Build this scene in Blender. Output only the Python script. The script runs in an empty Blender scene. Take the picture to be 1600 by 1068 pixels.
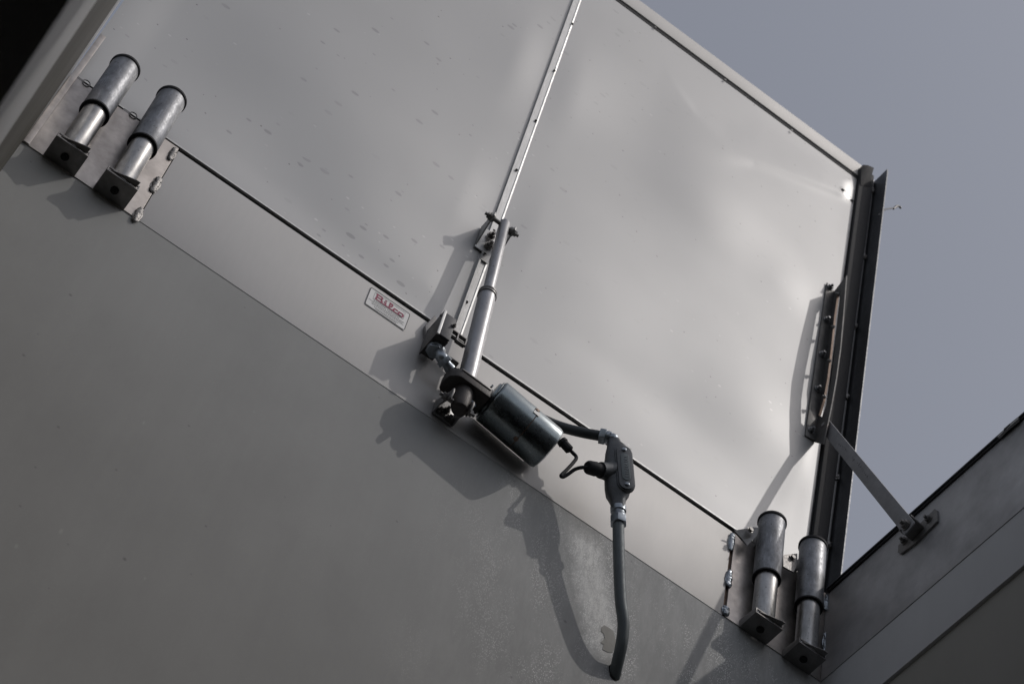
import bpy, bmesh, math, random
from mathutils import Vector, Matrix, noise
random.seed(7)
C = bpy.context.scene.collection
SC = bpy.context.scene
V = Vector

# ------------------------------------------------------------------ camera
F = 3490.4
RW = [V((0.80399332, -0.57425635, 0.1543515)),    # right
      V((0.55563246, 0.63304095, -0.53900994)),   # down
      V((0.21181906, 0.5191231, 0.82803617))]     # forward
CP = V((-2.05242869, -2.70137401, -3.86846172))
cd = bpy.data.cameras.new('camera')
cam = bpy.data.objects.new('camera', cd)
C.objects.link(cam)
r, d, f = RW
cam.matrix_world = Matrix(((r.x, -d.x, -f.x, CP.x), (r.y, -d.y, -f.y, CP.y), (r.z, -d.z, -f.z, CP.z), (0, 0, 0, 1)))
cd.sensor_width = 36
cd.lens = F / 1600 * 36
cd.clip_start = 0.05
cd.clip_end = 5000
cd.dof.use_dof = True
cd.dof.focus_distance = 4.85
cd.dof.aperture_fstop = 8.0
SC.camera = cam

# ------------------------------------------------------------------ light
SUN_D = V((-0.060, 0.057, -0.108)).normalized()          # direction the light travels
elev = math.asin(-SUN_D.z)
w = bpy.data.worlds.new('World')
SC.world = w
w.use_nodes = True
nt = w.node_tree
bg = nt.nodes['Background']
sky = nt.nodes.new('ShaderNodeTexSky')
sky.sky_type = 'NISHITA'
sky.sun_disc = False
sky.sun_elevation = elev
sky.sun_rotation = math.atan2(-SUN_D.x, -SUN_D.y)
sky.air_density = 1.0
sky.dust_density = 2.0
sky.ozone_density = 1.0
hs = nt.nodes.new('ShaderNodeHueSaturation')
hs.inputs['Saturation'].default_value = 0.42
nt.links.new(sky.outputs[0], hs.inputs['Color'])
tn = nt.nodes.new('ShaderNodeMix'); tn.data_type = 'RGBA'; tn.blend_type = 'MULTIPLY'; tn.inputs[0].default_value = 1.0
tn.inputs[7].default_value = (1.02, 1.0, 1.0, 1)
nt.links.new(hs.outputs[0], tn.inputs[6])
nt.links.new(tn.outputs[2], bg.inputs['Color'])
bg.inputs['Strength'].default_value = 0.135
sd = bpy.data.lights.new('sun', 'SUN')
sun = bpy.data.objects.new('sun', sd)
C.objects.link(sun)
sd.energy = 0.98
sd.angle = math.radians(0.6)
sd.color = (1.0, 0.955, 0.91)
sun.rotation_euler = SUN_D.to_track_quat('-Z', 'Y').to_euler()
SC.view_settings.view_transform = 'Standard'
SC.view_settings.look = 'None'
SC.view_settings.exposure = -0.37
SC.view_settings.gamma = 1.0

# ------------------------------------------------------------------ measuring helpers
# turn a sight line (in photo pixels) into a real point on a known plane of the hatch
def ray(q):
    return RW[0] * ((q[0] - 800) / F) + RW[1] * ((q[1] - 534) / F) + RW[2]
def U(x, y, Y=0.0):                       # on the wall-parallel plane y = Y
    dd = ray((x, y)); t = (Y - CP.y) / dd.y
    return CP + dd * t
def UX(x, y, X=0.0):                      # on the side wall plane x = X
    dd = ray((x, y)); t = (X - CP.x) / dd.x
    return CP + dd * t
XC0 = -1.076
TL = 0.045                                # the lid leans a little over the opening
def UL(x, y, off=0.0):                    # on the lid's inner face, off metres in front
    n = V((0, 1, TL)); dd = ray((x, y)); t = (0.03 + 0.33 * TL - off - n.dot(CP)) / n.dot(dd)
    return CP + dd * t
def LP(x, z, off=0.0):                    # lid face point at x, height z; the lid tapers slightly towards the hinge
    if x > XC0: x += -0.0155 * (2.25 - z) * min(1.0, (x - XC0) / (-0.020 - XC0))
    return V((x, 0.03 - TL * (z - 0.33) - off, z))

# ------------------------------------------------------------------ materials
def newmat(name):
    m = bpy.data.materials.new(name); m.use_nodes = True
    return m, m.node_tree, m.node_tree.nodes['Principled BSDF']
def N(nt, t, **k):
    n = nt.nodes.new(t)
    for a, b in k.items():
        if hasattr(n, a): setattr(n, a, b)
        else: n.inputs[a].default_value = b
    return n
def ramp(nt, fac, stops):
    n = nt.nodes.new('ShaderNodeValToRGB')
    while len(n.color_ramp.elements) > 1: n.color_ramp.elements.remove(n.color_ramp.elements[-1])
    n.color_ramp.elements[0].position = stops[0][0]
    c = stops[0][1]; n.color_ramp.elements[0].color = (c, c, c, 1) if isinstance(c, float) else (*c, 1)
    for p_, c in stops[1:]:
        e = n.color_ramp.elements.new(p_); e.color = (c, c, c, 1) if isinstance(c, float) else (*c, 1)
    nt.links.new(fac, n.inputs[0])
    return n.outputs[0]
def mix(nt, fac, a, b, mode='MIX'):
    n = nt.nodes.new('ShaderNodeMix'); n.data_type = 'RGBA'; n.blend_type = mode
    for s, v in ((0, fac), (6, a), (7, b)):
        if isinstance(v, bpy.types.NodeSocket): nt.links.new(v, n.inputs[s])
        elif isinstance(v, (int, float)): n.inputs[s].default_value = v if s == 0 else (v, v, v, 1)
        else: n.inputs[s].default_value = (*v, 1)
    return n.outputs[2]
def math_(nt, op, a, b=0.0):
    n = nt.nodes.new('ShaderNodeMath'); n.operation = op
    for s, v in ((0, a), (1, b)):
        if isinstance(v, bpy.types.NodeSocket): nt.links.new(v, n.inputs[s])
        else: n.inputs[s].default_value = v
    return n.outputs[0]
def pos(nt, scale=(1, 1, 1), rot=(0, 0, 0)):
    g = nt.nodes.new('ShaderNodeNewGeometry'); m = nt.nodes.new('ShaderNodeMapping')
    m.inputs['Scale'].default_value = scale; m.inputs['Rotation'].default_value = rot
    nt.links.new(g.outputs['Position'], m.inputs[0])
    return m.outputs[0]
def nz(nt, vec, scale, detail=4, rough=0.55):
    n = nt.nodes.new('ShaderNodeTexNoise'); n.inputs['Scale'].default_value = scale
    n.inputs['Detail'].default_value = detail; n.inputs['Roughness'].default_value = rough
    nt.links.new(vec, n.inputs['Vector'])
    return n.outputs[0]
def vor(nt, vec, scale, rnd=1.0, flat=False):
    n = nt.nodes.new('ShaderNodeTexVoronoi'); n.inputs['Scale'].default_value = scale
    if flat:
        n.voronoi_dimensions = '2D'; sp = nt.nodes.new('ShaderNodeSeparateXYZ'); cb_ = nt.nodes.new('ShaderNodeCombineXYZ')
        nt.links.new(vec, sp.inputs[0]); nt.links.new(sp.outputs[0], cb_.inputs[0]); nt.links.new(sp.outputs[2], cb_.inputs[1]); vec = cb_.outputs[0]
    n.inputs['Randomness'].default_value = rnd
    nt.links.new(vec, n.inputs['Vector'])
    return n.outputs['Distance'], n.outputs['Color']
def bump(nt, b, h, strength, dist):
    n = nt.nodes.new('ShaderNodeBump'); n.inputs['Strength'].default_value = strength; n.inputs['Distance'].default_value = dist
    nt.links.new(h, n.inputs['Height']); nt.links.new(n.outputs[0], b.inputs['Normal'])
def spots(nt, vec, scale, size, frac, flat=True):
    """sparse small spots: 1 inside a spot, 0 elsewhere; about frac of the cells carry one"""
    dist, col = vor(nt, vec, scale, 1.0, flat)
    s = nt.nodes.new('ShaderNodeSeparateColor'); nt.links.new(col, s.inputs[0])
    on = math_(nt, 'LESS_THAN', s.outputs[0], frac)
    sz = math_(nt, 'MULTIPLY', s.outputs[1], size)
    ins = math_(nt, 'SUBTRACT', sz, dist)
    a = math_(nt, 'MULTIPLY', ins, 20.0)
    n = nt.nodes.new('ShaderNodeClamp'); nt.links.new(a, n.inputs[0])
    return math_(nt, 'MULTIPLY', n.outputs[0], on)

def metal(name, col, rough, var=0.12, scale=30, bscale=0.0, rust=0.0, metallic=1.0, streak=(1, 1, 1), speck=0.0):
    m, nt, b = newmat(name)
    p_ = pos(nt, streak)
    n1 = nz(nt, p_, scale, 6, 0.65)
    n2 = nz(nt, p_, scale * 6, 3, 0.6)
    a = ramp(nt, n1, [(0.3, tuple(c * (1 - var) for c in col)), (0.72, tuple(min(1, c * (1 + var)) for c in col))])
    if rust > 0:
        rm = ramp(nt, nz(nt, pos(nt), 22, 5, 0.7), [(0.52, 0.0), (0.75, float(rust))])
        a = mix(nt, rm, a, (0.17, 0.10, 0.065))
        nt.links.new(ramp(nt, rm, [(0.0, float(metallic)), (1.0, 0.1)]), b.inputs['Metallic'])
    else:
        b.inputs['Metallic'].default_value = metallic
    if speck > 0:
        sc1 = ramp(nt, nz(nt, pos(nt, (1, 1, 0.12), (0.5, 0.35, 0.2)), 170, 5, 0.75), [(0.52, 0.0), (0.66, 1.0)])
        sc2 = ramp(nt, nz(nt, pos(nt), 24, 5, 0.7), [(0.42, 0.0), (0.62, 1.0)])
        a = mix(nt, math_(nt, 'MULTIPLY', math_(nt, 'MULTIPLY', sc1, sc2), 0.75 * speck), a, tuple(min(1, c * 2.3) for c in col))
        dk = ramp(nt, nz(nt, pos(nt, (1, 1, 0.5), (0, 0.8, 0)), 60, 5, 0.7), [(0.50, 0.0), (0.68, 1.0)])
        a = mix(nt, math_(nt, 'MULTIPLY', dk, 0.7 * speck), a, tuple(c * 0.45 for c in col))
        sp = spots(nt, pos(nt), 160, 0.42, 0.16, False)
        a = mix(nt, math_(nt, 'MULTIPLY', sp, speck), a, (0.05, 0.045, 0.04))
    nt.links.new(a, b.inputs['Base Color'])
    nt.links.new(ramp(nt, n2, [(0.3, max(0.05, rough - 0.07)), (0.7, min(1.0, rough + 0.09))]), b.inputs['Roughness'])
    if bscale > 0: bump(nt, b, n2, bscale, 0.002)
    return m

# lid liner: mill aluminium sheet with rain-spot specks and faint scratches
def sheet_mat(name, col, rough, dark_spots=True, met=0.6, coat=0.72):
    m, nt, b = newmat(name)
    big = nz(nt, pos(nt, (1, 1, 1)), 1.6, 3, 0.5)
    fine = nz(nt, pos(nt, (1, 1, 0.15)), 90, 4, 0.6)
    a = ramp(nt, big, [(0.3, tuple(c * 0.95 for c in col)), (0.7, tuple(c * 1.04 for c in col))])
    a = mix(nt, ramp(nt, fine, [(0.35, 0.0), (0.75, 0.10)]), a, 0.35)
    if dark_spots:
        pv = pos(nt, (0.62, 1.0, 1.15), (0, math.radians(-8), 0))
        gx = nt.nodes.new('ShaderNodeNewGeometry'); sx_ = nt.nodes.new('ShaderNodeSeparateXYZ'); nt.links.new(gx.outputs['Position'], sx_.inputs[0])
        mr = nt.nodes.new('ShaderNodeMapRange'); mr.inputs[1].default_value = -0.75; mr.inputs[2].default_value = -1.15; mr.inputs[3].default_value = 0.12
        nt.links.new(sx_.outputs[0], mr.inputs[0])
        reg = math_(nt, 'MULTIPLY', ramp(nt, nz(nt, pos(nt), 2.1, 2), [(0.40, 0.0), (0.52, 1.0)]), mr.outputs[0])
        sp = spots(nt, pv, 30, 0.27, 0.16)
        sp = math_(nt, 'MULTIPLY', sp, reg)
        a = mix(nt, math_(nt, 'MULTIPLY', sp, 0.36), a, (0.10, 0.10, 0.105))
        sp2 = spots(nt, pos(nt, (1, 1, 1.2)), 40, 0.13, 0.05)
        a = mix(nt, math_(nt, 'MULTIPLY', sp2, 0.75), a, (0.07, 0.065, 0.06))
        sp3 = spots(nt, pos(nt, (0.6, 1.0, 1.0), (0, 0.2, 0)), 38, 0.15, 0.12)
        reg3 = ramp(nt, nz(nt, pos(nt, (1, 1, 1), (1, 2, 3)), 3.0, 2), [(0.5, 0.0), (0.62, 1.0)])
        a = mix(nt, math_(nt, 'MULTIPLY', math_(nt, 'MULTIPLY', sp3, reg3), 0.28), a, (0.8, 0.79, 0.77))
    nt.links.new(a, b.inputs['Base Color'])
    b.inputs['Metallic'].default_value = met
    b.inputs['Specular IOR Level'].default_value = 0.25
    b.inputs['Coat Weight'].default_value = coat; b.inputs['Coat Roughness'].default_value = 0.31
    nt.links.new(ramp(nt, nz(nt, pos(nt), 7, 5, 0.6), [(0.3, rough - 0.01), (0.7, rough + 0.015)]), b.inputs['Roughness'])
    bump(nt, b, fine, 0.05, 0.001)
    return m

def paint_mat(name, col, rough, scuff=0.0, spec=0.5):
    m, nt, b = newmat(name)
    big = nz(nt, pos(nt), 1.1, 4, 0.55)
    a = ramp(nt, big, [(0.3, tuple(c * 0.94 for c in col)), (0.7, tuple(c * 1.05 for c in col))])
    sp = spots(nt, pos(nt), 9, 0.05, 0.30)
    a = mix(nt, math_(nt, 'MULTIPLY', sp, 0.7), a, tuple(c * 0.25 for c in col))
    stv = ramp(nt, nz(nt, pos(nt, (9, 9, 0.35)), 2.2, 5, 0.65), [(0.40, 0.0), (0.70, 1.0)])
    a = mix(nt, math_(nt, 'MULTIPLY', stv, 0.06), a, tuple(min(1, c * 1.5) for c in col))
    dust = ramp(nt, nz(nt, pos(nt, (1, 1, 0.6), (0, 0.7, 0)), 3.2, 8, 0.7), [(0.45, 0.0), (0.75, 1.0)])
    a = mix(nt, math_(nt, 'MULTIPLY', dust, 0.24), a, tuple(c * 0.6 for c in col))
    if scuff > 0:
        # chalky drag marks towards the right end of the wall, where the pipe goes in
        g = nt.nodes.new('ShaderNodeNewGeometry'); s = nt.nodes.new('ShaderNodeSeparateXYZ')
        nt.links.new(g.outputs['Position'], s.inputs[0])
        rx = nt.nodes.new('ShaderNodeMapRange'); rx.inputs[1].default_value = -1.05; rx.inputs[2].default_value = -0.60; rx.inputs[3].default_value = 0.03
        nt.links.new(s.outputs[0], rx.inputs[0])
        patch = ramp(nt, nz(nt, pos(nt, (1.7, 1, 0.8), (0, 0.5, 0)), 6.0, 4, 0.7), [(0.46, 0.03), (0.60, 1.0)])
        gr_, gc_ = vor(nt, pos(nt, (1.5, 1, 0.75), (0, 0.35, 0)), 250, 1.0, True)
        sg = nt.nodes.new('ShaderNodeSeparateColor'); nt.links.new(gc_, sg.inputs[0])
        grain = math_(nt, 'MULTIPLY', ramp(nt, gr_, [(0.22, 1.0), (0.42, 0.0)]), ramp(nt, sg.outputs[0], [(0.50, 0.0), (0.85, 1.0)]))
        film = ramp(nt, nz(nt, pos(nt, (2.8, 1, 0.7), (0, 0.45, 0)), 14, 6, 0.75), [(0.42, 0.0), (0.75, 1.0)])
        mk = math_(nt, 'MULTIPLY', math_(nt, 'MULTIPLY', patch, grain), rx.outputs[0])
        a = mix(nt, math_(nt, 'MULTIPLY', math_(nt, 'MULTIPLY', film, rx.outputs[0]), 0.42 * scuff), a, (0.62, 0.62, 0.61))
        a = mix(nt, math_(nt, 'MULTIPLY', mk, 0.95 * scuff), a, (0.95, 0.95, 0.93))
        # scraped area left of the pipe: distance to a slanting line, broken up by noise
        A_, B_ = U(915, 850), U(945, 1005)
        sv = nt.nodes.new('ShaderNodeVectorMath'); sv.operation = 'SUBTRACT'; nt.links.new(g.outputs['Position'], sv.inputs[0]); sv.inputs[1].default_value = A_
        dl = (B_ - A_); ln_ = dl.length; dl.normalize(); nl = V((dl.z, 0, -dl.x))
        def dot_(v_):
            q_ = nt.nodes.new('ShaderNodeVectorMath'); q_.operation = 'DOT_PRODUCT'; nt.links.new(sv.outputs[0], q_.inputs[0]); q_.inputs[1].default_value = v_; return q_.outputs['Value']
        wob = math_(nt, 'MULTIPLY', math_(nt, 'SUBTRACT', nz(nt, pos(nt), 18, 5, 0.7), 0.5), 0.07)
        across = math_(nt, 'ABSOLUTE', math_(nt, 'ADD', dot_(nl), wob)); along = dot_(dl)
        m1 = ramp(nt, math_(nt, 'MULTIPLY', across, 1 / 0.062), [(0.35, 1.0), (0.95, 0.0)])
        m2 = ramp(nt, math_(nt, 'MULTIPLY', math_(nt, 'ADD', math_(nt, 'ADD', along, 0.05), wob), 1 / (ln_ + .10)), [(0.0, 0.0), (0.15, 1.0), (0.88, 1.0), (1.0, 0.0)])
        inner = ramp(nt, nz(nt, pos(nt, (2.2, 1, 0.6), (0, 0.4, 0)), 40, 6, 0.8), [(0.35, 0.25), (0.62, 1.0)])
        scr = math_(nt, 'MULTIPLY', math_(nt, 'MULTIPLY', m1, m2), inner)
        a = mix(nt, math_(nt, 'MULTIPLY', scr, 0.95), a, (0.88, 0.88, 0.85))
        a = mix(nt, math_(nt, 'MULTIPLY', math_(nt, 'MULTIPLY', math_(nt, 'MULTIPLY', m1, m2), grain), 0.9), a, (0.97, 0.97, 0.95))
        ws = spots(nt, pos(nt, (1, 1, 0.5), (0, 0.6, 0)), 14, 0.07, 0.10)
        a = mix(nt, math_(nt, 'MULTIPLY', ws, 0.5), a, (0.5, 0.5, 0.48))
    nt.links.new(a, b.inputs['Base Color'])
    nt.links.new(ramp(nt, nz(nt, pos(nt), 5, 4), [(0.3, rough - 0.05), (0.7, rough + 0.06)]), b.inputs['Roughness'])
    b.inputs['Specular IOR Level'].default_value = spec
    bump(nt, b, nz(nt, pos(nt), 220, 3), 0.06, 0.001)
    return m

def plain(name, col, rough, metallic=0.0, bs=0.0, sc=60, var=0.1):
    return metal(name, col, rough, var, sc, bs, 0, metallic)

M = {}
M['liner'] = sheet_mat('aluminium_sheet', (0.368, 0.368, 0.366), 0.57)
M['plate'] = sheet_mat('curb_aluminium', (0.485, 0.475, 0.462), 0.63, False, 0.60, 0.0)
M['heated'] = metal('heat_tinted_plate', (0.40, 0.37, 0.345), 0.36, 0.30, 14, 0.02, 0.10, 0.8)
M['strip'] = metal('batten_aluminium', (0.46, 0.46, 0.455), 0.50, 0.08, 60, 0.02, streak=(1, 1, 0.1), speck=0.2)
M['galv'] = metal('galvanised_pipe', (0.235, 0.24, 0.25), 0.48, 0.38, 38, 0.14, 0.0, 0.9, (1, 1, 0.45), 0.6)
M['galv_inner'] = metal('bright_tube', (0.38, 0.375, 0.365), 0.34, 0.35, 30, 0.05, 0.10, 1.0, (1, 1, 0.3), 0.4)
M['bracket'] = metal('dull_steel', (0.20, 0.195, 0.19), 0.45, 0.2, 40, 0.05, 0.2, 0.7)
M['lightsteel'] = metal('zinc_steel', (0.36, 0.36, 0.355), 0.40, 0.15, 50, 0.04)
M['zinc'] = metal('cast_zinc', (0.30, 0.33, 0.36), 0.34, 0.2, 60, 0.10, 0.0, 0.9)
M['weld'] = metal('weld_bead', (0.26, 0.25, 0.24), 0.44, 0.35, 120, 0.4)
M['rod'] = metal('drawn_aluminium_tube', (0.34, 0.34, 0.345), 0.40, 0.12, 30, 0.05, 0, 0.95, (1, 1, 0.3), 0.5)
M['motor'] = metal('blued_steel', (0.24, 0.27, 0.28), 0.27, 0.22, 14, 0.04, 0.06, 0.95, (0.5, 1, 1))
M['cast'] = metal('dark_casting', (0.065, 0.06, 0.057), 0.5, 0.25, 60, 0.3, 0.15, 0.55)
M['castbody'] = metal('grey_conduit_casting', (0.115, 0.12, 0.125), 0.50, 0.15, 120, 0.35, 0.0, 0.55)
M['conduit'] = metal('painted_conduit', (0.14, 0.16, 0.165), 0.55, 0.14, 40, 0.06, 0, 0.3, (1, 1, 0.3))
M['rubber'] = plain('black_rubber', (0.011, 0.011, 0.013), 0.75, 0.0, 0.1)
M['hose'] = plain('dark_flexible_hose', (0.035, 0.04, 0.043), 0.45, 0.0, 0.1)
M['flange'] = metal('weathered_flange', (0.12, 0.125, 0.135), 0.45, 0.2, 14, 0.03, 0, 0.75)
M['box'] = metal('dark_box_metal', (0.085, 0.083, 0.08), 0.45, 0.12, 30, 0.03, 0, 0.7)
M['boxface'] = plain('box_dark_face', (0.030, 0.032, 0.038), 0.5, 0.0)
M['void'] = plain('dark_gap', (0.008, 0.008, 0.008), 0.9)
M['wall'] = paint_mat('grey_wall_paint', (0.355, 0.357, 0.348), 0.62, 1.0, 0.18)
M['wallside'] = paint_mat('grey_side_paint', (0.48, 0.485, 0.49), 0.5)
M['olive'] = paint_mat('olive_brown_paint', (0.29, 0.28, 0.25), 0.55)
M['olive_shade'] = paint_mat('olive_paint_shade_darkened', (0.085, 0.080, 0.066), 0.6, 0, 0.2)  # olive wall colour darkened to stand in for shade on the left wall
M['room'] = paint_mat('room_dark', (0.05, 0.045, 0.04), 0.9, 0, 0.1)
M['sideplate'] = metal('weathered_curb_side', (0.47, 0.47, 0.48), 0.5, 0.30, 5, 0.03, 0.0, 0.6)
M['rust'] = metal('rusty_steel', (0.22, 0.15, 0.11), 0.55, 0.3, 40, 0.1, 0.6, 0.5)
M['sticker'] = plain('sticker_silver', (0.58, 0.58, 0.57), 0.4, 0.3, 0, 20, 0.03)
M['ink'] = plain('black_ink', (0.02, 0.02, 0.02), 0.5)
M['greyink'] = plain('grey_ink', (0.16, 0.16, 0.16), 0.5)
M['red'] = plain('crimson_ink', (0.30, 0.022, 0.075), 0.5)
M['putty'] = plain('pale_putty', (0.40, 0.39, 0.36), 0.8, 0, 0.3, 30)
M['chalk'] = plain('chalky_paint', (0.8, 0.8, 0.78), 0.8)
M['armsteel'] = metal('arm_steel', (0.26, 0.26, 0.27), 0.5, 0.15, 20, 0.03, 0, 0.5)
M['track'] = metal('dark_track_steel', (0.11, 0.108, 0.105), 0.5, 0.3, 30, 0.05, 0.25, 0.6)
M['roof'] = plain('roof_membrane', (0.2, 0.2, 0.19), 0.9, 0, 0.3)

# ------------------------------------------------------------------ mesh helpers
class MB:
    def __init__(s): s.bm = bmesh.new()
    def poly(s, pts, thick):
        """flat outline pts pushed along the vector thick"""
        t = V(thick); a = [s.bm.verts.new(V(p_)) for p_ in pts]; b = [s.bm.verts.new(V(p_) + t) for p_ in pts]
        s.bm.faces.new(a[::-1]); s.bm.faces.new(b)
        n = len(a)
        for i in range(n): s.bm.faces.new((a[i], a[(i + 1) % n], b[(i + 1) % n], b[i]))
        return s
    def box(s, lo, hi):
        (x0, y0, z0), (x1, y1, z1) = lo, hi
        return s.poly([(x0, y0, z0), (x1, y0, z0), (x1, y1, z0), (x0, y1, z0)], (0, 0, z1 - z0))
    def beam(s, a, b, wv, hv):
        """bar from a to b, full width vector wv, full height vector hv"""
        a, b, wv, hv = V(a), V(b), V(wv), V(hv)
        return s.poly([a - wv / 2 - hv / 2, a + wv / 2 - hv / 2, a + wv / 2 + hv / 2, a - wv / 2 + hv / 2], b - a)
    def lathe(s, a, b, prof, seg=32, cap=True):
        """prof: list of (t along a..b in metres, radius)"""
        a, b = V(a), V(b); ax = (b - a).normalized()
        e = ax.orthogonal().normalized(); g = ax.cross(e)
        rings = []
        for t, rr in prof:
            rings.append([s.bm.verts.new(a + ax * t + (e * math.cos(2 * math.pi * i / seg) + g * math.sin(2 * math.pi * i / seg)) * max(rr, 1e-5)) for i in range(seg)])
        for k in range(len(rings) - 1):
            for i in range(seg):
                s.bm.faces.new((rings[k][i], rings[k][(i + 1) % seg], rings[k + 1][(i + 1) % seg], rings[k + 1][i]))
        if cap:
            s.bm.faces.new(rings[0][::-1]); s.bm.faces.new(rings[-1])
        return s
    def cyl(s, a, b, r0, seg=28, bev=0.0):
        L_ = (V(b) - V(a)).length
        pr = [(0, r0), (L_, r0)] if not bev else [(0, r0 - bev), (bev * .3, r0 - bev * .3), (bev, r0), (L_ - bev, r0), (L_ - bev * .3, r0 - bev * .3), (L_, r0 - bev)]
        return s.lathe(a, b, pr, seg)
    def sweep(s, pts, rad, seg=16):
        pts = [V(p_) for p_ in pts]; rings = []; e = None
        for i, p_ in enumerate(pts):
            t = (pts[min(i + 1, len(pts) - 1)] - pts[max(i - 1, 0)]).normalized()
            e = t.orthogonal().normalized() if e is None else (e - t * e.dot(t)).normalized()
            g = t.cross(e); rr = rad(i / (len(pts) - 1)) if callable(rad) else rad
            rings.append([s.bm.verts.new(p_ + (e * math.cos(2 * math.pi * j / seg) + g * math.sin(2 * math.pi * j / seg)) * rr) for j in range(seg)])
        for k in range(len(rings) - 1):
            for i in range(seg):
                s.bm.faces.new((rings[k][i], rings[k][(i + 1) % seg], rings[k + 1][(i + 1) % seg], rings[k + 1][i]))
        s.bm.faces.new(rings[0][::-1]); s.bm.faces.new(rings[-1])
        return s
    def hexa(s, c, n, rr, h, rot=0.3):
        c, n = V(c), V(n).normalized(); e = n.orthogonal().normalized(); g = n.cross(e)
        pts = [c + (e * math.cos(rot + i * math.pi / 3) + g * math.sin(rot + i * math.pi / 3)) * rr for i in range(6)]
        s.poly(pts, n * h)
        return s
    def bolt(s, c, n, rr, washer=True, thread=True):
        c, n = V(c), V(n).normalized()
        if washer: s.cyl(c, c + n * rr * .25, rr * 1.35, 20)
        s.hexa(c + n * rr * .25, n, rr, rr * .8, random.random())
        if thread: s.cyl(c + n * rr, c + n * rr * 1.9, rr * .5, 14)
        return s
    def blob(s, c, ax, r0, seed=0, seg=10):
        """lumpy ellipsoid; ax = three half-axis vectors"""
        c = V(c); ax = [V(a) for a in ax]; st = len(s.bm.verts)
        g = bmesh.ops.create_icosphere(s.bm, subdivisions=3, radius=1.0)
        for v_ in g['verts']:
            p_ = v_.co.copy(); k = 1 + r0 * noise.noise(p_ * 2.6 + V((seed, seed * 1.7, 0)))
            v_.co = c + (ax[0] * p_.x + ax[1] * p_.y + ax[2] * p_.z) * k
        return s
    def build(s, name, mat, parent=None, bevel=0.0, smooth=32, origin=None):
        bmesh.ops.recalc_face_normals(s.bm, faces=s.bm.faces)
        o_ = V(origin) if origin is not None else (parent_origin(parent) if parent else V((0, 0, 0)))
        if o_.length: bmesh.ops.translate(s.bm, verts=s.bm.verts, vec=-o_)
        if bevel > 0:
            ed = [e for e in s.bm.edges if len(e.link_faces) == 2 and e.calc_face_angle(0) > math.radians(40)]
            bmesh.ops.bevel(s.bm, geom=ed, offset=bevel, offset_type='OFFSET', segments=2, profile=0.6, affect='EDGES', clamp_overlap=True)
        for fc in s.bm.faces: fc.smooth = True
        for e in s.bm.edges:
            if len(e.link_faces) != 2 or e.calc_face_angle(0) > math.radians(smooth): e.smooth = False
        me = bpy.data.meshes.new(name); s.bm.to_mesh(me); s.bm.free()
        me.materials.append(mat)
        o = bpy.data.objects.new(name, me); C.objects.link(o)
        if parent: o.parent = parent
        else: o.location = o_
        return o
def parent_origin(o):
    t = V((0, 0, 0))
    while o is not None: t += o.location; o = o.parent
    return t
def tag(o, label=None, cat=None, group=None, kind=None):
    if label: o['label'] = label
    if cat: o['category'] = cat
    if group: o['group'] = group
    if kind: o['kind'] = kind
    return o
def empty(name, loc, label, cat, group=None):
    o = bpy.data.objects.new(name, None); o.location = loc; o.empty_display_size = 0.05; C.objects.link(o)
    return tag(o, label, cat, group)
def bez(p0, p1, p2, p3, n=14):
    out = []
    for i in range(n + 1):
        t = i / n; out.append(V(p0) * (1 - t) ** 3 + V(p1) * 3 * t * (1 - t) ** 2 + V(p2) * 3 * t * t * (1 - t) + V(p3) * t ** 3)
    return out
def catmull(P, n=8):
    P = [V(p_) for p_ in P]; Q = [P[0] * 2 - P[1]] + P + [P[-1] * 2 - P[-2]]; out = []
    for i in range(1, len(Q) - 2):
        a, b, c, d_ = Q[i - 1], Q[i], Q[i + 1], Q[i + 2]
        for k in range(n):
            t = k / n
            out.append(0.5 * ((2 * b) + (c - a) * t + (2 * a - 5 * b + 4 * c - d_) * t * t + (3 * b - a - 3 * c + d_) * t ** 3))
    out.append(P[-1]); return out
X_, Y_, Z_ = V((1, 0, 0)), V((0, 1, 0)), V((0, 0, 1))

# ------------------------------------------------------------------ shaft and room (the setting)
W = 2.1031
H = 0.305
o = MB().box((-6, 0.0012, -5.5), (4, 0.20, 0.0)).build('shaft_wall', M['wall'])
tag(o, 'wide grey painted wall below the bright curb plate, scuffed near the pipe', 'wall')
o = empty('shaft_wall', (0, -1.2, -2), 'shaded shaft wall at lower right, light grey band above olive brown', 'wall')
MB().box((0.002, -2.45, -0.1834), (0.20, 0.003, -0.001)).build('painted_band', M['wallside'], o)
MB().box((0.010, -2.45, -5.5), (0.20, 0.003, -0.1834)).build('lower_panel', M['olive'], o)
o = empty('shaft_wall', (-2.12, -1.2, -2), 'shaft wall seen nearly edge-on at upper left, shade-darkened olive strip beside light strip', 'wall')
MB().box((-2.30, -2.45, -1.30), (-2.118, 0.003, -0.002)).build('upper_panel', M['olive_shade'], o)  # shade on this stretch is put into its darker colour
MB().box((-2.30, -2.45, -2.08), (-2.118, 0.003, -1.30)).build('lower_panel', M['wallside'], o)
o = MB().box((-2.118, -2.65, -2.08), (0.0, -2.45, 0.30)).build('shaft_wall', M['wallside'])
tag(o, 'front shaft wall opposite the hinge side, behind the viewer', 'wall')
m = MB(); m.box((-6, -6, -2.20), (-2.30, 0.0, -2.08)); m.box((-2.30, -6, -2.20), (2, -2.65, -2.08))
tag(m.build('ceiling', M['room']), kind='structure')
tag(MB().box((-6, -6, -5.6), (4, 0.2, -5.5)).build('floor', M['room']), kind='structure')
m = MB(); m.box((-6.1, -6, -5.5), (-6, 0.2, -2.08)); m.box((-6, -6.1, -5.5), (2, -6, -2.08)); m.box((2, -6, -5.5), (2.1, -2.45, -2.08))
tag(m.build('wall_room', M['room']), kind='structure')
m = MB(); a, b_ = 30, 0.05
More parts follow.
